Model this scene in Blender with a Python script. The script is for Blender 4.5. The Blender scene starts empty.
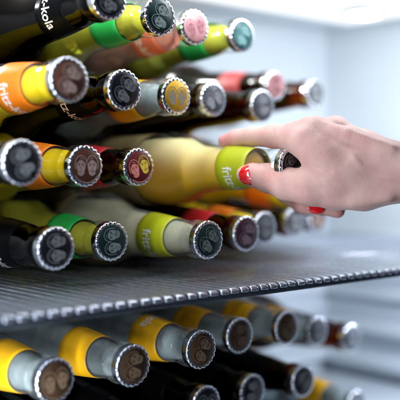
import bpy, bmesh, math, random
import numpy as np
from mathutils import Vector, Matrix, Quaternion

random.seed(7)
np.random.seed(7)
S = 0.001                                   # everything below is written in millimetres
sc = bpy.context.scene
C = sc.collection
PI = math.pi
rad = math.radians

# ------------------------------------------------------------------ camera
YAW = 41.8
cam_d = bpy.data.cameras.new('camera')
cam = bpy.data.objects.new('camera', cam_d)
C.objects.link(cam)
cam.location = (0, 0, 0)
cam.rotation_euler = (rad(90), 0, rad(-YAW))
cam_d.sensor_width = 36
cam_d.lens = 894 / 400 * 36
cam_d.shift_x = -0.0085
cam_d.shift_y = -0.0775
cam_d.clip_start = 0.01
cam_d.clip_end = 20
cam_d.dof.use_dof = True
cam_d.dof.focus_distance = 0.632
cam_d.dof.aperture_fstop = 80.5 / 19.5
sc.camera = cam

# ------------------------------------------------------------------ world, exposure
w = bpy.data.worlds.new('World')
sc.world = w
w.use_nodes = True
bg = w.node_tree.nodes['Background']
bg.inputs[0].default_value = (0.62, 0.75, 1.0, 1)
bg.inputs[1].default_value = 0.05
sc.view_settings.view_transform = 'Standard'
sc.view_settings.look = 'None'
sc.view_settings.exposure = 0
sc.view_settings.gamma = 1
sc.view_settings.use_curve_mapping = False
sc.render.engine = 'CYCLES'
sc.cycles.use_denoising = True
sc.cycles.max_bounces = 10
sc.cycles.transparent_max_bounces = 24
sc.cycles.caustics_reflective = False
sc.cycles.caustics_refractive = False
sc.cycles.sample_clamp_indirect = 6

# ------------------------------------------------------------------ lights
def area(name, loc, target, sx, sy, power, col):
    d = bpy.data.lights.new(name, 'AREA')
    d.shape = 'RECTANGLE'
    d.size = sx * S
    d.size_y = sy * S
    d.energy = power
    d.color = col
    o = bpy.data.objects.new(name, d)
    C.objects.link(o)
    o.location = Vector(loc) * S
    o.rotation_euler = (Vector(target) - Vector(loc)).to_track_quat('-Z', 'Y').to_euler()
    return o
# tube light of the refrigerator, just behind its top front lip
area('front_tube_light', (540, 452, 174), (580, 600, -60), 560, 14, 1.35, (0.90, 0.95, 1.0))
# room light coming in through the open door
area('room_window_light', (-150, -240, 680), (430, 520, -20), 320, 320, 3.6, (0.84, 0.91, 1.0))
# light strips in the left front upright of the refrigerator
area('left_upright_light', (183, 433, 60), (720, 640, 10), 12, 200, 0.42, (0.9, 0.95, 1.0))
area('left_upright_light_below', (183, 433, -165), (720, 640, -190), 12, 130, 0.68, (0.86, 0.92, 1.0))
# three small lamps along the rear edge of the ceiling
for lx in (330, 420, 520):
    area('rear_lamp', (lx, 768, 178), (lx + 30, 560, -20), 46, 16, 0.34, (0.95, 0.97, 1.0))
area('side_wall_fill', (800, 434, 45), (925, 640, 15), 12, 250, 1.05, (0.89, 0.95, 1.0))  # added unseen strip, clear of any upright, to brighten the side wall
area('side_wall_fill_below', (800, 434, -100), (925, 680, -220), 12, 30, 0.95, (0.78, 0.87, 1.0))  # second added strip, brightens the lower side wall and its ledges

# ------------------------------------------------------------------ materials
def nt(name):
    m = bpy.data.materials.new(name)
    m.use_nodes = True
    t = m.node_tree
    for n in list(t.nodes):
        t.nodes.remove(n)
    o = t.nodes.new('ShaderNodeOutputMaterial')
    return m, t, o

def mixcol(t, fac, a, b):
    n = t.nodes.new('ShaderNodeMix')
    n.data_type = 'RGBA'
    n.inputs[6].default_value = (*a, 1)
    n.inputs[7].default_value = (*b, 1)
    t.links.new(fac, n.inputs[0])
    return n.outputs[2]

def noise(t, scale, detail=4, coord='Object', stretch=None):
    tc = t.nodes.new('ShaderNodeTexCoord')
    n = t.nodes.new('ShaderNodeTexNoise')
    n.inputs['Scale'].default_value = scale
    n.inputs['Detail'].default_value = detail
    if stretch:
        mp = t.nodes.new('ShaderNodeMapping')
        mp.inputs['Scale'].default_value = stretch
        t.links.new(tc.outputs[coord], mp.inputs[0])
        t.links.new(mp.outputs[0], n.inputs['Vector'])
    else:
        t.links.new(tc.outputs[coord], n.inputs['Vector'])
    return n.outputs['Fac']

def ramp(t, fac, lo, hi):
    n = t.nodes.new('ShaderNodeMapRange')
    n.inputs[1].default_value = lo
    n.inputs[2].default_value = hi
    t.links.new(fac, n.inputs[0])
    return n.outputs[0]

def surf(name, col, rough=0.5, metal=0.0, col2=None, nscale=300, bump=0.0, bscale=900, coat=0.0,
         sss=0.0, sssr=(1, .4, .25), ssss=0.004, rvar=0.0, spec=0.5, stretch=None):
    m, t, o = nt(name)
    p = t.nodes.new('ShaderNodeBsdfPrincipled')
    p.inputs['Base Color'].default_value = (*col, 1)
    p.inputs['Roughness'].default_value = rough
    p.inputs['Metallic'].default_value = metal
    p.inputs['Coat Weight'].default_value = coat
    p.inputs['Coat Roughness'].default_value = 0.06
    p.inputs['Specular IOR Level'].default_value = spec
    if sss:
        p.inputs['Subsurface Weight'].default_value = sss
        p.inputs['Subsurface Radius'].default_value = sssr
        p.inputs['Subsurface Scale'].default_value = ssss
    nf = noise(t, nscale, 4, stretch=stretch)
    if col2:
        t.links.new(mixcol(t, ramp(t, nf, 0.35, 0.68), col, col2), p.inputs['Base Color'])
    if rvar:
        mr = t.nodes.new('ShaderNodeMapRange')
        mr.inputs[1].default_value = .3
        mr.inputs[2].default_value = .7
        mr.inputs[3].default_value = max(0.02, rough - rvar)
        mr.inputs[4].default_value = rough + rvar
        t.links.new(nf, mr.inputs[0])
        t.links.new(mr.outputs[0], p.inputs['Roughness'])
    if bump:
        b = t.nodes.new('ShaderNodeBump')
        b.inputs['Strength'].default_value = bump
        b.inputs['Distance'].default_value = 0.0006
        t.links.new(noise(t, bscale, 5), b.inputs['Height'])
        t.links.new(b.outputs[0], p.inputs['Normal'])
    t.links.new(p.outputs[0], o.inputs[0])
    return m

def glass(name, tint, edge, rough=0.05, frost=0.0, ior=1.52):
    """thin glass: tinted where one looks through it, mirror-like towards the rim, a breath of condensation"""
    m, t, o = nt(name)
    lw = t.nodes.new('ShaderNodeLayerWeight')
    lw.inputs[0].default_value = 0.35
    tr = t.nodes.new('ShaderNodeBsdfTransparent')
    t.links.new(mixcol(t, ramp(t, lw.outputs['Facing'], 0.25, 0.95), tint, edge), tr.inputs[0])
    gl = t.nodes.new('ShaderNodeBsdfGlossy')
    gl.inputs['Roughness'].default_value = rough
    sm_ = t.nodes.new('ShaderNodeMapRange')
    sm_.inputs[1].default_value = .42
    sm_.inputs[2].default_value = .68
    sm_.inputs[3].default_value = rough * .5
    sm_.inputs[4].default_value = rough * 2.6
    t.links.new(noise(t, 70, 5, stretch=(1, 1, .5)), sm_.inputs[0])
    t.links.new(sm_.outputs[0], gl.inputs['Roughness'])
    b = t.nodes.new('ShaderNodeBump')
    b.inputs['Strength'].default_value = 0.12
    b.inputs['Distance'].default_value = 0.001
    t.links.new(noise(t, 45, 2), b.inputs['Height'])
    t.links.new(b.outputs[0], gl.inputs['Normal'])
    fr = t.nodes.new('ShaderNodeFresnel')
    fr.inputs[0].default_value = ior
    t.links.new(b.outputs[0], fr.inputs['Normal'])
    mx = t.nodes.new('ShaderNodeMixShader')
    ge = t.nodes.new('ShaderNodeNewGeometry')
    inv = t.nodes.new('ShaderNodeMath')
    inv.operation = 'SUBTRACT'
    inv.inputs[0].default_value = 1.0
    t.links.new(ge.outputs['Backfacing'], inv.inputs[1])
    mul = t.nodes.new('ShaderNodeMath')
    mul.operation = 'MULTIPLY'
    t.links.new(fr.outputs[0], mul.inputs[0])
    t.links.new(inv.outputs[0], mul.inputs[1])
    t.links.new(mul.outputs[0], mx.inputs[0])
    t.links.new(tr.outputs[0], mx.inputs[1])
    t.links.new(gl.outputs[0], mx.inputs[2])
    last = mx.outputs[0]
    if frost:
        df = t.nodes.new('ShaderNodeBsdfDiffuse')
        df.inputs[0].default_value = (0.8, 0.85, 0.88, 1)
        m2 = t.nodes.new('ShaderNodeMixShader')
        nf = noise(t, 160, 5)
        mm = t.nodes.new('ShaderNodeMath')
        mm.operation = 'MULTIPLY'
        mm.inputs[1].default_value = frost * 2
        t.links.new(ramp(t, nf, 0.3, 0.9), mm.inputs[0])
        t.links.new(mm.outputs[0], m2.inputs[0])
        t.links.new(last, m2.inputs[1])
        t.links.new(df.outputs[0], m2.inputs[2])
        last = m2.outputs[0]
    t.links.new(last, o.inputs[0])
    return m

def emit(name, col, s):
    m, t, o = nt(name)
    e = t.nodes.new('ShaderNodeEmission')
    e.inputs[0].default_value = (*col, 1)
    e.inputs[1].default_value = s
    t.links.new(e.outputs[0], o.inputs[0])
    return m

M = {}
M['wall'] = surf('white_liner', (0.60, 0.65, 0.70), 0.36, col2=(0.55, 0.605, 0.66), nscale=8, bump=0.02, bscale=60)
M['steel'] = surf('brushed_steel', (0.62, 0.66, 0.72), 0.28, 1.0, col2=(0.50, 0.54, 0.60), nscale=30, rvar=0.08,
                  stretch=(1, 12, 1))
M['wire'] = surf('coated_wire', (0.62, 0.66, 0.76), 0.26, 0.86, col2=(0.42, 0.46, 0.56), nscale=90, rvar=0.1)
M['rail'] = surf('coated_rail', (0.16, 0.20, 0.26), 0.3, 0.8, rvar=0.08)
M['cap'] = surf('crown_metal', (0.80, 0.83, 0.88), 0.2, 1.0, col2=(0.62, 0.65, 0.72), nscale=250, rvar=0.09, bump=0.15,
                bscale=500)
M['lamp'] = emit('lamp_diffuser', (0.92, 0.97, 1.0), 4.0)
M['panel'] = emit('light_panel_diffuser', (0.92, 0.96, 1.0), 1.2)
M['white_ink'] = surf('white_ink', (0.9, 0.9, 0.88), 0.5)
M['peach_ink'] = surf('peach_ink', (0.85, 0.62, 0.45), 0.5)
M['code_ink'] = surf('code_ink', (0.05, 0.05, 0.05), 0.5)
M['nail'] = surf('red_nail_polish', (0.72, 0.008, 0.012), 0.12, coat=1.0, bump=0.03, bscale=120)

GL = {
    'clear': glass('clear_glass', (0.985, 0.99, 0.985), (0.72, 0.78, 0.76), 0.035, 0.02),
    'frosty': glass('chilled_clear_glass', (0.98, 0.99, 0.99), (0.75, 0.8, 0.82), 0.1, 0.10),
    'brown': glass('brown_glass', (0.40, 0.13, 0.03), (0.10, 0.025, 0.006), 0.03, 0.0),
    'black': glass('dark_brown_glass', (0.30, 0.09, 0.025), (0.05, 0.012, 0.004), 0.025, 0.0, 1.34),
}
def drink(name, col, col2=None, sss=0.5, rough=0.25, clear=0.35, tint=None):
    """cloudy part scatters, clear part refracts what lies behind"""
    m = surf(name, col, rough, col2=col2, nscale=18, sss=sss, sssr=(1, .75, .4), ssss=0.006, spec=0.08)
    t = m.node_tree
    p = [q for q in t.nodes if q.type == 'BSDF_PRINCIPLED'][0]
    o = [q for q in t.nodes if q.type == 'OUTPUT_MATERIAL'][0]
    g = t.nodes.new('ShaderNodeBsdfGlass')
    g.inputs['Color'].default_value = (*(tint or col), 1)
    g.inputs['Roughness'].default_value = 0.08
    g.inputs['IOR'].default_value = 1.34
    x = t.nodes.new('ShaderNodeMixShader')
    x.inputs[0].default_value = clear
    t.links.new(p.outputs[0], x.inputs[1])
    t.links.new(g.outputs[0], x.inputs[2])
    t.links.new(x.outputs[0], o.inputs[0])
    return m
DR = {
    'cola': drink('cola', (0.006, 0.0025, 0.0012), sss=0.0, rough=0.15, clear=.15, tint=(.2, .06, .02)),
    'orange': drink('orange_soda', (1.0, 0.74, 0.004), (0.98, 0.64, 0.003), sss=.25, clear=.12, tint=(1, .8, .1)),
    'apple': drink('apple_soda', (0.72, 0.74, 0.06), (0.62, 0.60, 0.04), sss=.3, clear=.42, tint=(.85, .85, .2)),
    'applepale': drink('pale_apple_soda', (0.80, 0.85, 0.10), (0.72, 0.76, 0.07), sss=.3, clear=.4, tint=(.92, .95, .4)),
    'rhubarb': drink('rhubarb_soda', (0.66, 0.32, 0.24), (0.44, 0.15, 0.09), clear=.4, tint=(.9, .6, .5)),
    'milky': drink('cloudy_lemonade', (0.46, 0.55, 0.56), (0.40, 0.48, 0.46), clear=.5, tint=(.85, .92, .95)),
    'cloudy': drink('cloudy_lime_soda', (0.68, 0.68, 0.50), (0.62, 0.60, 0.38), clear=.3, tint=(.95, .95, .8)),
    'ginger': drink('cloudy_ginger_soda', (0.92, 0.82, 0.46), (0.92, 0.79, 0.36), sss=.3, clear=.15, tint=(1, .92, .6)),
    'red': drink('cherry_soda', (0.09, 0.012, 0.008), sss=0.0, clear=.5, tint=(.5, .08, .04)),
    'amber': drink('amber_drink', (0.05, 0.014, 0.004), sss=0.0, clear=.5, tint=(.5, .2, .06)),
}
def tint_underside(m, low, lo, hi):
    """blends the drink into a second colour towards its lower side (local x points up in a lying bottle)"""
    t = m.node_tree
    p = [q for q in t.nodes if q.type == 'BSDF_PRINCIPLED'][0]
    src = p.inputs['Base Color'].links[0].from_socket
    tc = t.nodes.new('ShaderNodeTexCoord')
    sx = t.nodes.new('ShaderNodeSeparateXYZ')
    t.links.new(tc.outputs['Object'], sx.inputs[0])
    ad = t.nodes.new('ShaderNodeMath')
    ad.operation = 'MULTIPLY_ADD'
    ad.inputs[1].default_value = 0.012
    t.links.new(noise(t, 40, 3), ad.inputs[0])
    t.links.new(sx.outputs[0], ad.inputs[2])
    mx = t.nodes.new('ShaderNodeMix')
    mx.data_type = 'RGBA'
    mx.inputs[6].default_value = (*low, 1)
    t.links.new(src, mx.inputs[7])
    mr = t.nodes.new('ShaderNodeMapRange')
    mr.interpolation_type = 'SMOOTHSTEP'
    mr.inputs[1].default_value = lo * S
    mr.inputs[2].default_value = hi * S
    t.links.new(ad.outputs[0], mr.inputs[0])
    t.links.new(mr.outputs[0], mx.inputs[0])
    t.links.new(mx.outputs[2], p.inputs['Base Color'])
tint_underside(DR['ginger'], (1.0, 0.52, 0.010), -8, 30)  # orange glow of light in the underside painted in, along with sunken pulp
tint_underside(DR['apple'], (0.74, 0.34, 0.02), -30, -9)
tint_underside(DR['cloudy'], (0.80, 0.60, 0.16), -24, 8)
LB = {
    'black': surf('black_label', (0.003, 0.003, 0.0035), 0.3, rvar=0.08, nscale=60, spec=0.04),
    'orange': surf('orange_label', (0.90, 0.24, 0.008), 0.42, col2=(0.86, 0.20, 0.006), nscale=60),
    'green': surf('green_label', (0.025, 0.48, 0.09), 0.42, col2=(0.02, 0.42, 0.07), nscale=60),
    'coral': surf('coral_label', (0.80, 0.20, 0.10), 0.42, col2=(0.78, 0.16, 0.09), nscale=60),
    'red': surf('red_label', (0.58, 0.02, 0.03), 0.42, col2=(0.5, 0.015, 0.02), nscale=60),
    'rose': surf('rose_label', (0.78, 0.13, 0.13), 0.45, col2=(0.72, 0.1, 0.1), nscale=60),
    'sand': surf('sand_body_label', (0.25, 0.19, 0.085), 0.45, col2=(0.21, 0.16, 0.07), nscale=60),
    'amber': surf('amber_body_label', (0.62, 0.24, 0.015), 0.45, col2=(0.55, 0.2, 0.012), nscale=60),
    'yellow': surf('yellow_label', (0.94, 0.50, 0.004), 0.42, col2=(0.90, 0.45, 0.004), nscale=60),
    'olive': surf('olive_label', (0.46, 0.50, 0.012), 0.42, col2=(0.42, 0.46, 0.01), nscale=60),
}
CF = {}                                       # crown print: ground colour, head colours
def cf(k, ground, a, b=None):
    CF[k] = (surf(k + '_crown_ground', ground, 0.36, col2=tuple(c * .75 for c in ground), nscale=200, rvar=0.08, bump=0.05, bscale=700, spec=0.22),
             surf(k + '_crown_head', a, 0.4), surf(k + '_crown_second_head', b or a, 0.4))
cf('black', (0.006, 0.007, 0.010), (0.15, 0.16, 0.18))
cf('grey', (0.05, 0.055, 0.07), (0.20, 0.21, 0.24))
cf('brown', (0.085, 0.032, 0.022), (0.33, 0.24, 0.22))
cf('tan', (0.060, 0.034, 0.020), (0.18, 0.12, 0.075))
cf('green', (0.010, 0.028, 0.027), (0.17, 0.22, 0.22))
cf('teal', (0.02, 0.075, 0.085), (0.10, 0.22, 0.22))
cf('pink', (0.50, 0.25, 0.26), (0.20, 0.07, 0.09))
cf('yellow', (0.60, 0.33, 0.02), (0.20, 0.20, 0.17))
cf('red', (0.13, 0.018, 0.022), (0.72, 0.24, 0.20), (0.72, 0.55, 0.06))
cf('plum', (0.06, 0.02, 0.035), (0.26, 0.20, 0.25))
cf('silver', (0.09, 0.10, 0.12), (0.22, 0.24, 0.27))

# ------------------------------------------------------------------ mesh helpers
def mesh_from(name, verts, faces, mats, smooth=True, fm=None):
    me = bpy.data.meshes.new(name)
    me.from_pydata([tuple(c * S for c in v) for v in verts], [], faces)
    for m in mats:
        me.materials.append(m)
    me.polygons.foreach_set('use_smooth', [smooth] * len(me.polygons))
    if fm:
        me.polygons.foreach_set('material_index', fm)
    me.update()
    return me

def lathe(profile, n=48, rfun=None, cap0=True, cap1=True):
    """profile: list of (r, z); rfun(i, theta, r, z) may change r"""
    vs, fs = [], []
    for i, (r, z) in enumerate(profile):
        for j in range(n):
            th = 2 * PI * j / n
            rr = rfun(i, th, r, z) if rfun else r
            vs.append((rr * math.cos(th), rr * math.sin(th), z))
    for i in range(len(profile) - 1):
        for j in range(n):
            a = i * n + j
            b = i * n + (j + 1) % n
            fs.append((a, b, b + n, a + n))
    if cap0:
        fs.append(tuple(reversed(range(n))))
    if cap1:
        k = (len(profile) - 1) * n
        fs.append(tuple(range(k, k + n)))
    return vs, fs

def box(x0, x1, y0, y1, z0, z1):
    v = [(x, y, z) for x in (x0, x1) for y in (y0, y1) for z in (z0, z1)]
    f = [(0, 1, 3, 2), (4, 6, 7, 5), (0, 4, 5, 1), (2, 3, 7, 6), (0, 2, 6, 4), (1, 5, 7, 3)]
    return v, f

def link(name, me, parent=None, loc=None):
    o = bpy.data.objects.new(name, me)
    C.objects.link(o)
    if parent:
        o.parent = parent
    if loc is not None:
        o.location = Vector(loc) * S
    return o

def empty(name, label, cat, loc, group=None):
    o = bpy.data.objects.new(name, None)
    o.empty_display_size = 0.02
    C.objects.link(o)
    o.location = Vector(loc) * S
    o['label'] = label
    o['category'] = cat
    if group:
        o['group'] = group
    return o

def bevel(o, wdt, seg=2):
    m = o.modifiers.new('bevel', 'BEVEL')
    m.width = wdt * S
    m.segments = seg
    m.limit_method = 'ANGLE'

# ------------------------------------------------------------------ the setting: refrigerator interior
X0, X1, Y0, Y1, Z0, Z1 = 176, 925, 428, 785, -268, 185
def structure(name, b, mat, bev=0):
    v, f = box(*b)
    o = link(name, mesh_from(name, v, f, [mat], smooth=False))
    o['kind'] = 'structure'
    if bev:
        bevel(o, bev, 3)
    return o
structure('back_wall', (X0 - 30, X1 + 30, Y1, Y1 + 30, Z0 - 30, Z1 + 30), M['wall'])
sw = structure('side_wall', (X1, X1 + 30, Y0, Y1 - .5, Z0 - 30, Z1 + 30), M['wall'])
structure('side_wall', (X0 - 30, X0, Y0, Y1 - .5, Z0 - 30, Z1 + 30), M['wall'])
structure('ceiling', (X0 + .5, X1 - .5, Y0, Y1 - .5, Z1, Z1 + 30), M['wall'])
structure('floor', (X0 + .5, X1 - .5, Y0, Y1 - .5, Z0 - 30, Z0), M['wall'])

# moulded shelf ledges on the side wall and the back wall, each a rounded bar with a flat top
def ledge(kind, z, h, d):
    prof = [(0, h / 2), (d * .7, h / 2 - .5), (d, h / 2 - 3), (d, -h / 2 + 6), (d * .5, -h / 2 + 1), (0, -h / 2)]
    if kind == 'side':
        a, b = Y0 + 4, Y1 - 1
        vs = [(X1 - q + .2, y, z + r) for y in (a, b) for q, r in prof]
    else:
        a, b = X0 + 1, X1 - 1
        vs = [(x, Y1 - q + .2, z + r) for x in (a, b) for q, r in prof]
    n = len(prof)
    fs = [(i, (i + 1) % n, (i + 1) % n + n, i + n) for i in range(n)]
    fs += [tuple(reversed(range(n))), tuple(range(n, 2 * n))]
    if kind != 'side':
        fs = [tuple(reversed(f)) for f in fs]
    return link('ledge', mesh_from('ledge', vs, fs, [M['wall']], smooth=False), sw if kind == 'side' else bw)
bw = bpy.data.objects['back_wall']
for z in (-112, -156, -200, -244):
    bevel(ledge('side', z, 22, 24), 3)
    bevel(ledge('back', z, 20, 18), 3)

# round lamp in the ceiling
panel = empty('light_panel', 'wide milky light panel under the refrigerator ceiling at the top right', 'light panel', (560, 590, Z1))
v, f = box(30, 318, -120, 122, -5, -.2)
bevel(link('panel_frame', mesh_from('panel_frame', v, f, [M['wall']], smooth=False), panel), 1.5)
v, f = box(38, 310, -112, 114, -8, -5.05)
bevel(link('panel_diffuser', mesh_from('panel_diffuser', v, f, [M['panel']], smooth=False), panel), 1.2)
lamp = empty('ceiling_lamp', 'small bright round lamp in the panel above the empty right side', 'lamp', (800, 625, Z1 - 8.2))
v, f = lathe([(0.1, -4), (19, -4), (23, -2.5), (24, .2)], 40)
link('lamp_housing', mesh_from('lamp_housing', v, f, [M['steel']]), lamp)
v, f = lathe([(19.5, -4.2), (18, -6.5), (11, -8.5), (0.1, -9)], 40)
f = [tuple(reversed(q)) for q in f]
link('diffuser', mesh_from('diffuser', v, f, [M['lamp']]), lamp)

# ------------------------------------------------------------------ wire shelves
TOPZ = -80.8
def wire_mesh(length):
    path = [(length, 0), (length * .66, 0), (length * .33, 0), (9, 0), (3.0, -.15), (1.4, -.6), (.5, -1.3), (.2, -2.0), (0.5, -2.7)]
    n = 14
    vs, fs = [], []
    for i, (y, z) in enumerate(path):
        a = path[max(0, i - 1)]
        b = path[min(len(path) - 1, i + 1)]
        ty, tz = b[0] - a[0], b[1] - a[1]
        L = math.hypot(ty, tz)
        ty, tz = ty / L, tz / L
        ny, nz = tz, -ty                     # points up on the flat run
        for j in range(n):
            th = 2 * PI * j / n
            c_, s_ = math.cos(th), math.sin(th)
            sx = 3.5 * math.copysign(abs(c_) ** .4, c_)
            sn = 1.05 * math.copysign(abs(s_) ** .75, s_)
            vs.append((sx, y + ny * sn, z - 1.05 + nz * sn))
    for i in range(len(path) - 1):
        for j in range(n):
            a = i * n + j
            b = i * n + (j + 1) % n
            fs.append((a, a + n, b + n, b))
    fs.append(tuple(range(n)))
    fs.append(tuple(reversed(range(len(path) * n - n, len(path) * n))))
    return mesh_from('wire', vs, fs, [M['wire']])
WIRE = wire_mesh(Y1 - 448)
def shelf(label, topz):
    t = empty('wire_shelf', label, 'shelf', (X0 + 10, 440, topz), 'shelves of the refrigerator')
    v, f = box(0, X1 - X0 - 20, 1.2, 6, -8.0, -2.6)
    o = link('front_rail', mesh_from('front_rail', v, f, [M['rail']], smooth=False), t)
    bevel(o, 1.2)
    for y in (110, 220, 332):
        v, f = lathe([(3, 0), (3, X1 - X0 - 20)], 12)
        v = [(z, x + y, yy - 5.6) for x, yy, z in v]
        link('cross_rod', mesh_from('cross_rod', v, f, [M['rail']]), t)
    n = int((X1 - X0 - 28) / 9.6)
    for i in range(n):
        o = link('wire', WIRE, t, (6 + i * 9.6 + random.uniform(-.25, .25), random.uniform(-.3, .3), random.uniform(-.12, .12)))
    return t
shelf('grey wire shelf with a bright toothed front edge across the middle of the picture', TOPZ)

# ------------------------------------------------------------------ bottle meshes
LEN = 235
PROF = [(0, 11.6), (3, 12.2), (8, 12.6), (9.5, 13.9), (14, 14.2), (17, 13.6), (19, 12.9), (26, 13.2), (34, 14.0), (43, 15.1),
        (52, 16.1), (62, 17.0), (71, 17.7), (80, 18.3), (88, 19.0), (95, 20.1), (101, 21.6), (107, 23.8), (112, 26.0), (117, 28.1),
        (123, 29.9), (130, 30.9), (138, 31.1), (145, 30.7), (151, 30.3), (216, 30.3), (224, 30.0), (230, 28.8), (234, 26.2), (235, 24)]
def rad_at(d, off=0.0):
    for (a, ra), (b, rb) in zip(PROF, PROF[1:]):
        if a <= d <= b:
            return ra + (rb - ra) * (d - a) / (b - a) + off
    return PROF[-1][1] + off
_cache = {}
def cached(key, fn):
    if key not in _cache:
        _cache[key] = fn()
    return _cache[key]

def glass_mesh(k):
    prof = [(r, LEN - d) for d, r in PROF]
    v, f = lathe(list(reversed(prof)), 56)
    return mesh_from('glass_bottle', v, f, [GL[k]])

def drink_mesh(k, top):
    ds = [top, top + 1.5, top + 4] + [d for d, r in PROF if top + 8 < d < 222] + [228, 231.5]
    rr = [rad_at(d, -2.0) for d in ds]
    rr[0] -= 5
    rr[1] -= 2
    rr[2] -= .4
    rr[-1] -= 4
    prof = [(r, LEN - d) for d, r in zip(ds, rr)]
    v, f = lathe(list(reversed(prof)), 48)
    v = [(min(x, 25.2), y, z) for x, y, z in v]          # the air in a lying bottle leaves a level surface on top
    return mesh_from('drink', v, f, [DR[k]])

LD0, LD1 = 36, 65
def label_mesh(k):
    ds = [LD0 - .05, LD0, 40, 43, 47, 52, 58, LD1, LD1 + .05]
    prof = [(rad_at(d, 0.22 if 0 < i < 8 else 0.02), LEN - d) for i, d in enumerate(ds)]
    v, f = lathe(list(reversed(prof)), 56, cap0=False, cap1=False)
    return mesh_from('neck_label', v, f, [LB[k]])

def body_label_mesh(k):
    prof = [(rad_at(d, o_), LEN - d) for d, o_ in ((151.95, .02), (152, .2), (166, .2), (180, .2), (200, .2), (214, .2), (214.05, .02))]
    v, f = lathe(list(reversed(prof)), 56, cap0=False, cap1=False)
    return mesh_from('body_label', v, f, [LB[k]])

def text_mesh(body, start, length, height, d_base, mat, off=0.45, bold=0.012):
    """letters wrapped round the neck; tops towards the crown; start = angle of the first letter in degrees"""
    cu = bpy.data.curves.new('t', 'FONT')
    cu.body = body
    cu.size = 1
    cu.offset = bold
    cu.resolution_u = 4
    ob = bpy.data.objects.new('t', cu)
    C.objects.link(ob)
    dg = bpy.context.evaluated_depsgraph_get()
    dg.update()
    me = bpy.data.meshes.new_from_object(ob.evaluated_get(dg))
    bpy.data.objects.remove(ob)
    bm = bmesh.new()
    bm.from_mesh(me)
    bmesh.ops.triangulate(bm, faces=bm.faces[:])
    xs = [q.co.x for q in bm.verts]
    x0, x1 = min(xs), max(xs)
    vs = []
    for q in bm.verts:
        d = d_base - q.co.y * height
        r = rad_at(d, off)
        ph = rad(start) + (q.co.x - x0) / (x1 - x0) * length / 17.0
        vs.append((r * math.cos(ph), r * math.sin(ph), LEN - d))
    fs = [tuple(q.index for q in fc.verts) for fc in bm.faces]
    bm.free()
    return mesh_from('lettering', vs, fs, [mat], smooth=False)

def code_mesh(start):
    """two short rows of dotted print on the bare neck"""
    vs, fs = [], []
    rnd = random.Random(3)
    for row in range(2):
        for i in range(9):
            if rnd.random() < .15:
                continue
            for k in range(3):
                d = 31 + row * 4.2 + k * .95
                ph = rad(start) + (i * 1.5 + rnd.uniform(0, .5)) / 14
                r = rad_at(d, .12)
                n = len(vs)
                for a, b in ((0, 0), (.75, 0), (.75, .55), (0, .55)):
                    vs.append((r * math.cos(ph + a / 14), r * math.sin(ph + a / 14), LEN - d - b))
                fs.append((n, n + 1, n + 2, n + 3))
    return mesh_from('date_code', vs, fs, [M['code_ink']], smooth=False)

def cap_mesh():
    prof = [(0.1, 0), (11.9, 0), (12.5, -.1), (13.3, -.4), (13.9, -1.0), (14.1, -1.9), (14.1, -2.9), (14.05, -4.0), (14.0, -5.4),
            (14.0, -6.4), (13.8, -6.6), (12.9, -6.2)]
    amp = [0, 0, 0, 0, 0, .05, .22, .4, .55, .6, .5, .3]
    def rf(i, th, r, z):
        c = math.cos(21 * th)
        return r + amp[i] * (c if c < 0 else c * .8)
    v, f = lathe(list(reversed(prof)), 21 * 8, rf, cap0=False)
    return mesh_from('crown_cap', v, f, [M['cap']])

def crown_ground(k):
    v, f = lathe([(11.75, 0.0), (11.65, .1), (0.1, .12)], 48, cap0=False)
    return mesh_from('crown_print', v, f, [CF[k][0]])

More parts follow.
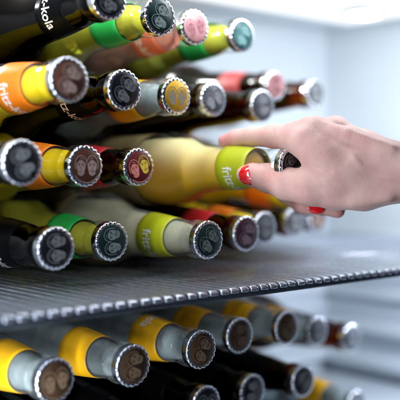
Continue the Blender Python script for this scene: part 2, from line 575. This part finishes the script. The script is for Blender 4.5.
def emblem(k):
    """two heads side by side: hair outline, face, brows, eyes, nose, mouth"""
    vs, fs, fm = [], [], []
    def poly(pts, z, m):
        n = len(vs)
        vs.extend([(x, y, z) for x, y in pts])
        fs.append(tuple(range(n, n + len(pts))))
        fm.append(m)
    def ell(cx, cy, rx, ry, z, m, a0=0, a1=360, n=22):
        full = a1 - a0 >= 360
        poly([(cx + rx * math.cos(rad(a0 + (a1 - a0) * i / (n if full else n - 1))),
               cy + ry * math.sin(rad(a0 + (a1 - a0) * i / (n if full else n - 1)))) for i in range(n)], z, m)
    def arc(cx, cy, rx, ry, t, a0, a1, z, m, n=20):
        for i in range(n):
            p = rad(a0 + (a1 - a0) * i / n)
            q = rad(a0 + (a1 - a0) * (i + 1) / n)
            poly([(cx + rx * math.cos(p), cy + ry * math.sin(p)), (cx + (rx + t) * math.cos(p), cy + (ry + t) * math.sin(p)),
                  (cx + (rx + t) * math.cos(q), cy + (ry + t) * math.sin(q)), (cx + rx * math.cos(q), cy + ry * math.sin(q))], z, m)
    for s, m in ((-1, 1), (1, 2)):
        cx = 4.25 * s
        arc(cx, 0.6, 4.15, 5.6, .5, 5 if s < 0 else -25, 205 if s < 0 else 175, .24, m)
        ell(cx, .2, 3.45, 4.9, .20, m)
        poly([(cx - 2.9, -2.2), (cx + 2.9, -2.2), (cx + 2.3, -4.9), (cx + 1.0, -6.0), (cx - 1.0, -6.0), (cx - 2.3, -4.9)], .21, m)
        arc(cx, 1.6, 2.5, 2.1, .75, 15, 165, .25, 0, 14)             # hairline
        for q in (-1.6, -.5, .6, 1.6):
            poly([(cx + q, 4.0), (cx + q + .35, 4.0), (cx + q * 1.15 + .3, 4.9), (cx + q * 1.15, 4.9)], .25, 0)
        for e in (-1, 1):
            ex = cx + e * 1.5
            ell(ex, .35, .5, .28, .26, 0, n=10)
            arc(ex, .35, .85, .5, .22, 20, 160, .26, 0, 6)
            poly([(ex - .95, 1.35), (ex + .95, 1.35), (ex + .7, 1.72), (ex - .7, 1.72)], .26, 0)
        poly([(cx + .25 * s, .3), (cx + .25 * s + .22, .3), (cx + .55 * s + .2, -1.3), (cx + .55 * s, -1.3)], .27, 0)
        poly([(cx - .55, -1.5), (cx + .65, -1.5), (cx + .45, -1.75), (cx - .4, -1.75)], .27, 0)
        if s < 0:
            poly([(cx - 1.25, -2.95), (cx + 1.25, -2.95), (cx + .9, -3.25), (cx - .9, -3.25)], .27, 0)
        else:
            ell(cx, -2.6, 1.6, 1.05, .27, 0, 180, 360, 10)
            poly([(cx - 1.2, -2.75), (cx + 1.2, -2.75), (cx + .9, -3.1), (cx - .9, -3.1)], .29, m)
        arc(cx, -4.2, .9, .6, .22, 210, 330, .27, 0, 6)
        arc(cx, 0.2, 3.45, 4.5, .35, 100 if s < 0 else -70, 250 if s < 0 else 80, .27, 0, 12)
    arc(0, 0, 10.1, 10.1, .45, 215, 325, .22, 1, 24)
    return mesh_from('head_emblem', [(x * 1.08, y * 1.08, z) for x, y, z in vs], fs, list(CF[k]), smooth=False, fm=fm)

# ------------------------------------------------------------------ bottles
# kind: glass, drink, drink top, neck label, ink, cap print, text
KINDS = {
    'cola_bottle': ('black', 'cola', 24, 'black', 'white_ink', 'black'),
    'orange_soda_bottle': ('clear', 'orange', 18, 'orange', 'white_ink', 'brown'),
    'apple_soda_bottle': ('clear', 'apple', 24, 'green', 'white_ink', 'green'),
    'pale_apple_soda_bottle': ('clear', 'applepale', 20, 'green', 'white_ink', 'teal'),
    'rhubarb_soda_bottle': ('frosty', 'rhubarb', 40, 'coral', 'white_ink', 'pink'),
    'lemonade_bottle': ('frosty', 'milky', 20, 'yellow', 'white_ink', 'tan'),
    'lime_soda_bottle': ('frosty', 'cloudy', 22, 'olive', 'white_ink', 'green'),
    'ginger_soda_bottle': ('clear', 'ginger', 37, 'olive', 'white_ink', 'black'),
    'cherry_soda_bottle': ('brown', 'red', 34, 'red', 'white_ink', 'red'),
    'brown_bottle': ('brown', 'amber', 40, 'black', 'white_ink', 'grey'),
}
GROUP_UP = 'drink bottles lying on the upper shelf'
GROUP_LOW = 'drink bottles lying below the shelf'

def bottle(kind, label, cap, direction=(0, -1, 0), text=70, spin=0, group=GROUP_UP, lab=None, capk=None, code=None, ink=None,
           drinktop=None, drinkk=None, nolabel=False, glassk=None):
    g, dk, top, lk, ik, ck = KINDS[kind]
    g = glassk or g
    lk = lab or lk
    ck = capk or ck
    ik = ink or ik
    top = drinktop or top
    dk = drinkk or dk
    a = Vector(direction).normalized()
    u = (Vector((0, 0, 1)) - a * a.z).normalized()
    y = a.cross(u)
    base = Vector(cap) - a * LEN
    r = bpy.data.objects.new(kind, None)
    r.empty_display_size = 0.02
    C.objects.link(r)
    R = Matrix((u, y, a)).transposed()
    r.matrix_world = Matrix.Translation(base * S) @ R.to_4x4()
    r['label'] = label
    r['category'] = 'bottle'
    r['group'] = group
    link('glass_bottle', cached(('g', g), lambda: glass_mesh(g)), r)
    link('drink', cached(('d', dk, top), lambda: drink_mesh(dk, top)), r)
    blk = {'ginger_soda_bottle': 'sand', 'lime_soda_bottle': 'sand', 'apple_soda_bottle': 'amber'}.get(kind, lk)
    link('body_label', cached(('b', blk), lambda: body_label_mesh(blk)), r)
    if not nolabel:
        lo = link('neck_label', cached(('l', lk), lambda: label_mesh(lk)), r)
        if text is not None:
            link('lettering', cached(('t', text, ik), lambda: text_mesh('fritz-kola', text, 36, 12.5, 57, M[ik])), lo)
    if code is not None:
        link('date_code', cached(('c', code), lambda: code_mesh(code)), r)
    co = link('crown_cap', cached('cap', cap_mesh), r, (0, 0, LEN))
    co.rotation_euler = (0, 0, rad(spin))
    cp = link('crown_print', cached(('p', ck), lambda: crown_ground(ck)), co)
    link('head_emblem', cached(('e', ck), lambda: emblem(ck)), co)
    return r

B = bottle
def j(s=1.0):                                    # bottles never lie quite parallel
    return (random.uniform(-.02, .02) * s, -1, random.uniform(-.012, .012) * s)
UPX = -90                                        # crown spin that sets the heads upright (local x is world up)
# top layer
B('cola_bottle', 'dark cola bottle with black neck label, topmost at the upper left', (345, 478, 112), (0.0, -1, 0.035), text=20, spin=UPX + 80)
B('apple_soda_bottle', 'lime green bottle with bright green neck label and dark green cap in the top row', (402, 495, 109), j(), text=None, spin=UPX + 70, code=40)
B('rhubarb_soda_bottle', 'pinkish bottle with coral neck label and pale pink cap near the top', (456, 519, 110), j(), text=70, spin=UPX + 20)
B('pale_apple_soda_bottle', 'yellow green bottle with green neck label and teal cap, last in the top row', (517, 529, 111), j(), text=None, spin=UPX + 60)
# second layer
B('orange_soda_bottle', 'yellow drink bottle with orange neck label and brown cap, leftmost of the second row', (305, 464, 55), (0.0, -1, 0.02), text=84, spin=UPX + 70)
B('cola_bottle', 'dark cola bottle with peach lettering and black cap, second in the second row', (366, 489, 54), (0.0, -1, 0.02), text=80, spin=UPX + 55, ink='peach_ink')
B('lemonade_bottle', 'pale milky bottle with yellow neck label and yellow printed cap', (428, 508, 54), j(), text=None, spin=UPX, capk='yellow', code=60)
B('brown_bottle', 'dark brown bottle with grey cap beside the yellow capped bottle', (491, 536, 57), j(), text=None, spin=UPX + 30, nolabel=True)
B('brown_bottle', 'dark brown bottle with grey cap right above the index finger', (553, 541, 55), j(), text=None, spin=UPX + 100, nolabel=True)
B('cherry_soda_bottle', 'brown bottle with rose red neck label and pinkish cap, behind the hand', (613, 583, 79), j(), text=None, spin=10, lab='rose', capk='pink', drinkk='amber')
B('brown_bottle', 'amber brown bottle with silvery cap, rightmost above the hand', (674, 587, 75), j(), text=None, spin=10, capk='silver', nolabel=True)
# third layer
B('cola_bottle', 'dark cola bottle with black cap cut off by the left edge, in the third row', (280, 477, 4), j(), text=None, spin=UPX + 110)
B('orange_soda_bottle', 'yellow drink bottle with a brown cap showing two upright heads', (341, 499, 2), j(), text=None, spin=UPX)
B('cherry_soda_bottle', 'dark red bottle whose cap is printed with a pink and a yellow head', (402, 520, 1.5), j(), text=None, spin=UPX + 20)
B('brown_bottle', 'dark brown bottle lying behind the neck of the held bottle', (532, 556, 0), j(), text=None, spin=0, nolabel=True)
B('orange_soda_bottle', 'orange and yellow bottle just below the hand, its cap hidden by the fingers', (597, 528, -30), (0.0, -1, -0.2), text=None, spin=0)
B('brown_bottle', 'dark bottle pushed far back behind the fingers of the hand', (664, 640, -2), j(), text=None, spin=40, nolabel=True)
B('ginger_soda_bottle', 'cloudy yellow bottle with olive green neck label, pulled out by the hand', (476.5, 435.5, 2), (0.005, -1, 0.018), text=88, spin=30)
# fourth layer, on the shelf
B('cola_bottle', 'dark cola bottle with black cap, leftmost of the row lying on the shelf', (312, 490, -51), j(), text=118, spin=UPX + 90)
B('apple_soda_bottle', 'green labelled bottle with dark green cap, second of the row on the shelf', (372, 512, -51), j(), text=None, spin=UPX + 95)
B('lime_soda_bottle', 'cloudy pale bottle with olive neck label and dark grey cap lying on the shelf', (434, 479, -51.4), (0.0, -1, -.006), text=70, spin=UPX + 50)
B('cherry_soda_bottle', 'red brown bottle with dark plum cap lying on the shelf', (496, 503, -51), j(), text=None, spin=UPX + 70, capk='plum')
B('orange_soda_bottle', 'orange labelled bottle with pale silvery cap, behind the plum capped one', (556, 541, -51), j(), text=None, spin=0, capk='silver')
B('brown_bottle', 'dark bottle with silvery cap on the shelf under the curled fingers', (640, 583, -51), j(), text=None, spin=0, capk='silver', nolabel=True)
B('brown_bottle', 'brown blurry bottle farthest right on the upper shelf', (706, 612, -51), j(), text=None, spin=0, capk='brown', nolabel=True)
# below the shelf
for lb, p, kw in (
    ('yellow labelled milky bottle with brown cap in the lower left corner', (305, 480, -133), dict(spin=UPX + 10, text=None)),
    ('yellow labelled milky bottle with brown cap, second from the left below the shelf', (362, 474, -131), dict(spin=UPX + 80, text=None)),
    ('milky bottle with white letters showing on its yellow neck label, below the shelf', (428, 480, -130), dict(spin=UPX + 60, text=-72, code=20)),
    ('yellow labelled milky bottle with brown cap, fourth from the left below the shelf', (490, 504, -131), dict(spin=UPX + 100, text=None)),
    ('yellow labelled milky bottle with brown cap, fifth from the left below the shelf', (551, 510, -133), dict(spin=UPX + 40, text=None)),
):
    B('lemonade_bottle', lb, p, j(.6), group=GROUP_LOW, **kw)
B('lemonade_bottle', 'milky bottle with silvery cap, sixth from the left below the shelf', (632, 547, -150), j(.5), text=None, group=GROUP_LOW, capk='silver')
B('brown_bottle', 'amber brown bottle with silvery cap, rightmost below the shelf', (694, 557, -166), j(.5), text=None, group=GROUP_LOW, capk='silver', nolabel=True)
for lb, p in (
    ('dark cola bottle in the bottom row, under the leftmost lemonade bottle', (336, 510, -186)),
    ('dark cola bottle in the bottom row, under the second lemonade bottle', (397, 512, -185)),
    ('dark cola bottle at the bottom edge with only the top of its cap in view', (458, 508, -180)),
    ('dark cola bottle at the bottom edge, its dark cap half in view', (520, 520, -183)),
    ('dark cola bottle in the bottom row with silver rimmed cap, left of the yellow label', (581, 519, -184)),
):
    B('cola_bottle', lb, p, j(.5), text=None, group=GROUP_LOW, spin=random.uniform(0, 300))
B('lemonade_bottle', 'yellow labelled bottle at the bottom edge, right of the dark bottles', (705, 560, -234), j(.3), text=None, group=GROUP_LOW, capk='silver')
for i, x in enumerate((350, 412, 474, 536, 598)):
    B('cola_bottle', 'dark cola bottle in the hidden lowest layer on the refrigerator floor', (x, 530, -236.5), (0, -1, 0), text=None, group=GROUP_LOW)

# ------------------------------------------------------------------ the hand
CY, SY = math.cos(rad(YAW)), math.sin(rad(YAW))
def at(px, py, Z):
    """point seen at (px, py) of the 400 px picture, Z millimetres deep, as a place in the room"""
    X = (px - 200) / 894 * Z
    return np.array([Z * SY + X * CY, Z * CY - X * SY, (170 - py) / 894 * Z])

FING = {
    'index': [(221, 142, 694, 5.0), (232, 139.5, 690, 6.4), (250, 137.5, 680, 7.4), (270, 137.5, 662, 8.6), (290, 138, 644, 10.2), (312, 135, 640, 10.4)],
    'middle': [(315, 208, 658, 5.8), (300, 205.5, 662, 7.0), (283, 194, 686, 7.6), (292, 156, 704, 8.2), (332, 130, 664, 9.8)],
    'ring': [(334, 211.5, 668, 5.8), (318, 207, 680, 6.6), (310, 192, 696, 7.2), (316, 160, 712, 8.0), (350, 143, 684, 9.4)],
    'small': [(350, 204, 684, 5.2), (336, 196, 700, 6.0), (336, 172, 712, 6.8), (362, 156, 696, 8.6)],
    'thumb': [(241, 175.5, 659, 6.2), (249, 176, 657, 8.4), (264, 179, 652, 10.4), (282, 184.5, 642, 11.6), (306, 188, 632, 12.6)],
}
PALM = [
    [(312, 135, 640, 10.4), (345, 144, 632, 11.5), (380, 160, 620, 14.0), (425, 171, 608, 16)],
    [(332, 133.5, 664, 9.4), (362, 148, 650, 12), (395, 165, 634, 14.5), (430, 174, 620, 16)],
    [(350, 145, 684, 9.0), (372, 160, 664, 12.5), (400, 177, 648, 13), (432, 180, 632, 15)],
    [(362, 158, 696, 8.6), (380, 173, 674, 12), (405, 181, 652, 12), (432, 182, 634, 15)],
    [(306, 188, 632, 12.6), (332, 190.5, 630, 14.2), (360, 189.5, 626, 15.4), (395, 181, 620, 15.5), (430, 176, 610, 16)],
    [(304, 141, 632, 9.0), (322, 157, 624, 9.0), (332, 175, 622, 11)],
    [(330, 152, 632, 10), (350, 168, 624, 14)],
    [(286, 138.5, 643, 8.6), (298, 144, 634, 8.8), (310, 154, 628, 8.8), (322, 167, 624, 9)],
    [(306, 150, 662, 7), (316, 164, 656, 9), (322, 180, 650, 10)],
    [(428, 175, 612, 18.5), (480, 190, 600, 22.5), (560, 215, 575, 30), (700, 260, 540, 37)],
    [(428, 177, 632, 17), (480, 194, 622, 22), (560, 218, 598, 30), (700, 262, 560, 36)],
]
RIDGE = [  # tendons, knuckles
    [(304, 127.5, 638, 6.2), (309, 126.8, 638, 6.6)],
    [(318, 129.5, 644, 7.0), (326, 128.4, 652, 7.2), (332, 129.0, 656, 7.4)],
    [(314, 126, 633, 3.2), (345, 134, 620, 2.9), (388, 150, 606, 2.4)],
    [(324, 198, 628, 3), (350, 203, 618, 3.2), (385, 198, 610, 3)],
]
RELIEF = [   # lines on the skin: picture points of the path, width mm, height mm (veins +, folds -)
    ([(326, 140), (345, 149), (364, 153), (398, 162)], 2.4, .75),
    ([(345, 149), (356, 166), (376, 178), (400, 182)], 2.2, .6),
    ([(322, 128), (350, 134), (385, 148)], 2.6, .5),
    ([(262, 168), (265, 179), (262, 190)], .8, -.38),
    ([(267, 169), (270, 181), (267, 192)], .8, -.28),
    ([(258, 170), (260, 179), (258, 188)], .7, -.2),
    ([(267, 127), (270, 136), (268, 146)], .8, -.35),
    ([(272, 126), (275, 136), (273, 146)], .8, -.25),
    ([(242, 131), (244, 137), (243, 144)], .7, -.25),
    ([(307, 168), (318, 170), (331, 175)], 1.2, -.6),
    ([(310, 160), (320, 163), (332, 168)], 1.0, -.35),
    ([(310, 175), (322, 180), (334, 187)], 1.0, -.3),
    ([(300, 176), (312, 184), (322, 195)], 1.0, -.25),
]
def chain(P, pts, k=1.5):
    d = None
    q = [(at(a, b, c), r) for a, b, c, r in pts]
    for (a, ra), (b, rb) in zip(q, q[1:]):
        ab = b - a
        t = np.clip(((P - a) @ ab) / (ab @ ab), 0, 1)
        dd = np.linalg.norm(P - a - t[..., None] * ab, axis=-1) - (ra + (rb - ra) * t)
        d = dd if d is None else smin(d, dd, k)
    return d
def smin(a, b, k):
    h = np.clip(.5 + .5 * (b - a) / k, 0, 1)
    return b * (1 - h) + a * h - k * h * (1 - h)

allp = np.array([at(a, b, c) for L in list(FING.values()) + PALM for a, b, c, r in L])
lo = allp.min(0) - 42
hi = allp.max(0) + 42
STEP = 1.15
n = np.ceil((hi - lo) / STEP).astype(int)
gx, gy, gz = [lo[i] + STEP * np.arange(n[i]) for i in range(3)]
F = np.full(tuple(n), 50.0, dtype=np.float32)
def sdf(P):
    palm = None
    for c in PALM:
        d = chain(P, c, 3)
        palm = d if palm is None else smin(palm, d, 10)
    for c in RIDGE:
        palm = smin(palm, chain(P, c, 2), 6)
    out = None
    for nm, c in FING.items():
        d = chain(P, c, 3.0)
        out = d if out is None else smin(out, d, .8)
    out = smin(out, palm, 4.5)
    return out
for i in range(n[0]):
    P = np.stack(np.meshgrid([gx[i]], gy, gz, indexing='ij'), -1)[0]
    F[i] = sdf(P)

def surface_nets(F):
    """vertices at the mean crossing of each cell, quads across each crossed grid edge"""
    s = F < 0
    nx, ny, nz = F.shape
    acc = np.zeros((nx - 1, ny - 1, nz - 1, 3), np.float32)
    cnt = np.zeros((nx - 1, ny - 1, nz - 1), np.float32)
    cor = [(i, k, l) for i in (0, 1) for k in (0, 1) for l in (0, 1)]
    sl = lambda c: (slice(c[0], nx - 1 + c[0]), slice(c[1], ny - 1 + c[1]), slice(c[2], nz - 1 + c[2]))
    for a in cor:
        for ax in range(3):
            if a[ax] == 0:
                b = list(a)
                b[ax] = 1
                fa, fb = F[sl(a)], F[sl(b)]
                x = (fa < 0) != (fb < 0)
                t = np.where(x, fa / np.where(x, fa - fb, 1), 0)
                for m in range(3):
                    acc[..., m] += np.where(x, a[m] + (t if m == ax else 0), 0)
                cnt += x
    on = cnt > 0
    idx = -np.ones(cnt.shape, int)
    idx[on] = np.arange(on.sum())
    ijk = np.argwhere(on)
    V = ijk + acc[on] / cnt[on][:, None]
    Q = []
    for ax in range(3):
        o1, o2 = [m for m in range(3) if m != ax]
        A = s[tuple(slice(0, -1) if m == ax else slice(None) for m in range(3))]
        Bq = s[tuple(slice(1, None) if m == ax else slice(None) for m in range(3))]
        e = np.argwhere(A != Bq)
        e = e[(e[:, o1] > 0) & (e[:, o2] > 0) & (e[:, o1] < F.shape[o1] - 1) & (e[:, o2] < F.shape[o2] - 1)]
        def g(d1, d2):
            c = e.copy()
            c[:, o1] -= d1
            c[:, o2] -= d2
            return idx[c[:, 0], c[:, 1], c[:, 2]]
        q = np.stack([g(1, 1), g(0, 1), g(0, 0), g(1, 0)], 1)
        flip = A[e[:, 0], e[:, 1], e[:, 2]]
        if ax == 1:
            flip = ~flip
        q[~flip] = q[~flip][:, ::-1]
        Q.append(q)
    return V, np.concatenate(Q)
V, Q = surface_nets(F)
V = V * STEP + lo
N = np.zeros_like(V)
fnor = np.cross(V[Q[:, 2]] - V[Q[:, 0]], V[Q[:, 3]] - V[Q[:, 1]])
for m_ in range(4):
    np.add.at(N, Q[:, m_], fnor)
N /= np.maximum(np.linalg.norm(N, axis=1, keepdims=True), 1e-9)
zc = V[:, 0] * SY + V[:, 1] * CY
pxx = 200 + 894 * (V[:, 0] * CY - V[:, 1] * SY) / zc
pyy = 170 - 894 * V[:, 2] / zc
def skin_point(px, py):
    near = np.where((pxx - px) ** 2 + (pyy - py) ** 2 < 2.0 ** 2)[0]
    return V[near[np.argmin(zc[near])]] if len(near) else None
shift = np.zeros(len(V))
for path, wd, ht in RELIEF:
    pts = []
    for (a0, b0), (a1, b1) in zip(path, path[1:]):
        for k_ in range(6):
            q_ = skin_point(a0 + (a1 - a0) * k_ / 6, b0 + (b1 - b0) * k_ / 6)
            if q_ is not None:
                pts.append(q_)
    if len(pts) < 3:
        continue
    pts = np.array(pts)
    pts[1:-1] = (pts[:-2] + 2 * pts[1:-1] + pts[2:]) / 4
    best = np.full(len(V), 1e9)
    endf = np.ones(len(V))
    for i_, (p0, p1) in enumerate(zip(pts, pts[1:])):
        ab = p1 - p0
        if ab @ ab < 1e-9:
            continue
        t_ = np.clip(((V - p0) @ ab) / (ab @ ab), 0, 1)
        d_ = np.linalg.norm(V - p0 - t_[:, None] * ab, axis=1)
        u_ = (i_ + t_) / (len(pts) - 1)
        better = d_ < best
        best = np.where(better, d_, best)
        endf = np.where(better, np.clip(np.sin(u_ * PI) * 1.8, 0, 1), endf)
    shift += 1.5 * ht * np.exp(-(best / wd) ** 2) * endf

def skin_material():
    m, t, o = nt('skin')
    p = t.nodes.new('ShaderNodeBsdfPrincipled')
    p.inputs['Roughness'].default_value = 0.46
    p.inputs['Specular IOR Level'].default_value = 0.4
    p.inputs['Subsurface Weight'].default_value = 0.35
    p.inputs['Subsurface Radius'].default_value = (1, .35, .2)
    p.inputs['Subsurface Scale'].default_value = 0.005
    at_ = t.nodes.new('ShaderNodeAttribute')
    at_.attribute_name = 'flush'
    base = mixcol(t, ramp(t, noise(t, 55, 5), .35, .7), (0.73, 0.48, 0.43), (0.63, 0.36, 0.33))
    mx = t.nodes.new('ShaderNodeMix')
    mx.data_type = 'RGBA'
    mx.inputs[7].default_value = (0.70, 0.20, 0.18, 1)
    t.links.new(at_.outputs['Fac'], mx.inputs[0])
    t.links.new(base, mx.inputs[6])
    t.links.new(mx.outputs[2], p.inputs['Base Color'])
    # fine skin relief: crossed creases and pores
    vo = t.nodes.new('ShaderNodeTexVoronoi')
    vo.feature = 'DISTANCE_TO_EDGE'
    vo.inputs['Scale'].default_value = 950
    tc = t.nodes.new('ShaderNodeTexCoord')
    mp = t.nodes.new('ShaderNodeMapping')
    mp.inputs['Rotation'].default_value = (0, 0, rad(-YAW))
    mp.inputs['Scale'].default_value = (.45, 1, 1)
    t.links.new(tc.outputs['Object'], mp.inputs[0])
    t.links.new(mp.outputs[0], vo.inputs['Vector'])
    add = t.nodes.new('ShaderNodeMath')
    add.operation = 'ADD'
    t.links.new(vo.outputs['Distance'], add.inputs[0])
    t.links.new(noise(t, 120, 8, stretch=(.45, 1, 1.3)), add.inputs[1])
    b = t.nodes.new('ShaderNodeBump')
    b.inputs['Strength'].default_value = 0.5
    b.inputs['Distance'].default_value = 0.0006
    t.links.new(add.outputs[0], b.inputs['Height'])
    t.links.new(b.outputs[0], p.inputs['Normal'])
    t.links.new(p.outputs[0], o.inputs[0])
    return m
hand_me = bpy.data.meshes.new('hand')
origin = at(350, 165, 650)
V0 = V
V = V + N * shift[:, None]
hand_me.from_pydata([tuple((v - origin) * S) for v in V], [], [tuple(int(x) for x in q) for q in Q])
hand_me.materials.append(skin_material())
hand_me.polygons.foreach_set('use_smooth', [True] * len(hand_me.polygons))
fl = np.zeros(len(V))
for p_, r_, a_ in ((at(308, 118, 650), 10, .55), (at(332, 118, 666), 9, .5), (at(224, 141, 692), 12, .6), (at(244, 175, 655), 9, .45),
                   (at(270, 127, 668), 9, .4), (at(304, 204, 664), 12, .5), (at(268, 178, 642), 9, .35), (at(326, 165, 640), 14, .4),
                   (at(338, 209, 668), 9, .5), (at(318, 166, 634), 10, .4)):
    dd = np.linalg.norm(V - p_, axis=1)
    fl = np.maximum(fl, a_ * np.exp(-(dd / r_) ** 2))
attr = hand_me.attributes.new('flush', 'FLOAT', 'POINT')
attr.data.foreach_set('value', fl.astype(np.float32))
hand_me.update()
hand = link('person_hand', hand_me, None, origin)
hand['label'] = 'right hand with red nail polish closing round the neck of the olive labelled bottle'
hand['category'] = 'hand'
sm = hand.modifiers.new('smooth', 'SMOOTH')
sm.factor = .5
sm.iterations = 3

def nail(tip, back, normal, width, length, rc, lift=0.3, shape=1.0):
    """curved nail plate: tip and back are points on the finger's axis, rc the finger's radius there"""
    ax = (tip - back)
    ax /= np.linalg.norm(ax)
    nrm = normal - ax * (normal @ ax)
    nrm /= np.linalg.norm(nrm)
    sd = np.cross(ax, nrm)
    vs, fs = [], []
    nu, nv = 14, 12
    for layer in (0, 1):
        for i in range(nu + 1):
            u = i / nu * 2 - 1
            # outline: rounded at the free end, flatter oval at the root
            wv = (1 - abs(u) ** (3.2 if u > 0 else 2.6)) ** .5 if abs(u) < 1 else 0.0
            wv = max(wv, .12)
            for k in range(nv + 1):
                v = k / nv * 2 - 1
                ang = v * wv * (width / 2) / rc
                rr = rc + lift - (.7 if layer else 0) - max(0, u) ** 2 * rc * .22
                p = tip + ax * (u * length / 2 - length * .42) + sd * (rr * math.sin(ang)) + nrm * (rr * math.cos(ang))
                vs.append(tuple(p - origin))
    W = nv + 1
    T = (nu + 1) * W
    for i in range(nu):
        for k in range(nv):
            a = i * W + k
            fs.append((a, a + 1, a + 1 + W, a + W))
            fs.append((a + T, a + W + T, a + 1 + W + T, a + 1 + T))
    for i in range(nu):
        a = i * W
        fs.append((a, a + W, a + W + T, a + T))
        a = i * W + nv
        fs.append((a, a + T, a + W + T, a + W))
    for k in range(nv):
        fs.append((k, k + T, k + 1 + T, k + 1))
        a = nu * W + k
        fs.append((a, a + 1, a + 1 + T, a + T))
    return link('nail', mesh_from('nail', vs, fs, [M['nail']]), hand)
view = lambda p: -p / np.linalg.norm(p)
R_ = np.array([CY, -SY, 0.0])
U_ = np.array([0.0, 0, 1])
t0 = at(243, 176, 659)
nail(at(240, 175.5, 659), at(262, 178.5, 653), view(t0) + .06 * U_ - .22 * R_, 15.5, 15.5, 8.3, .6)
t1 = at(315, 208, 658)
nail(at(320.5, 209, 657), at(303, 206.5, 661), view(t1) - .15 * U_, 9.5, 11.5, 6.0, .5)
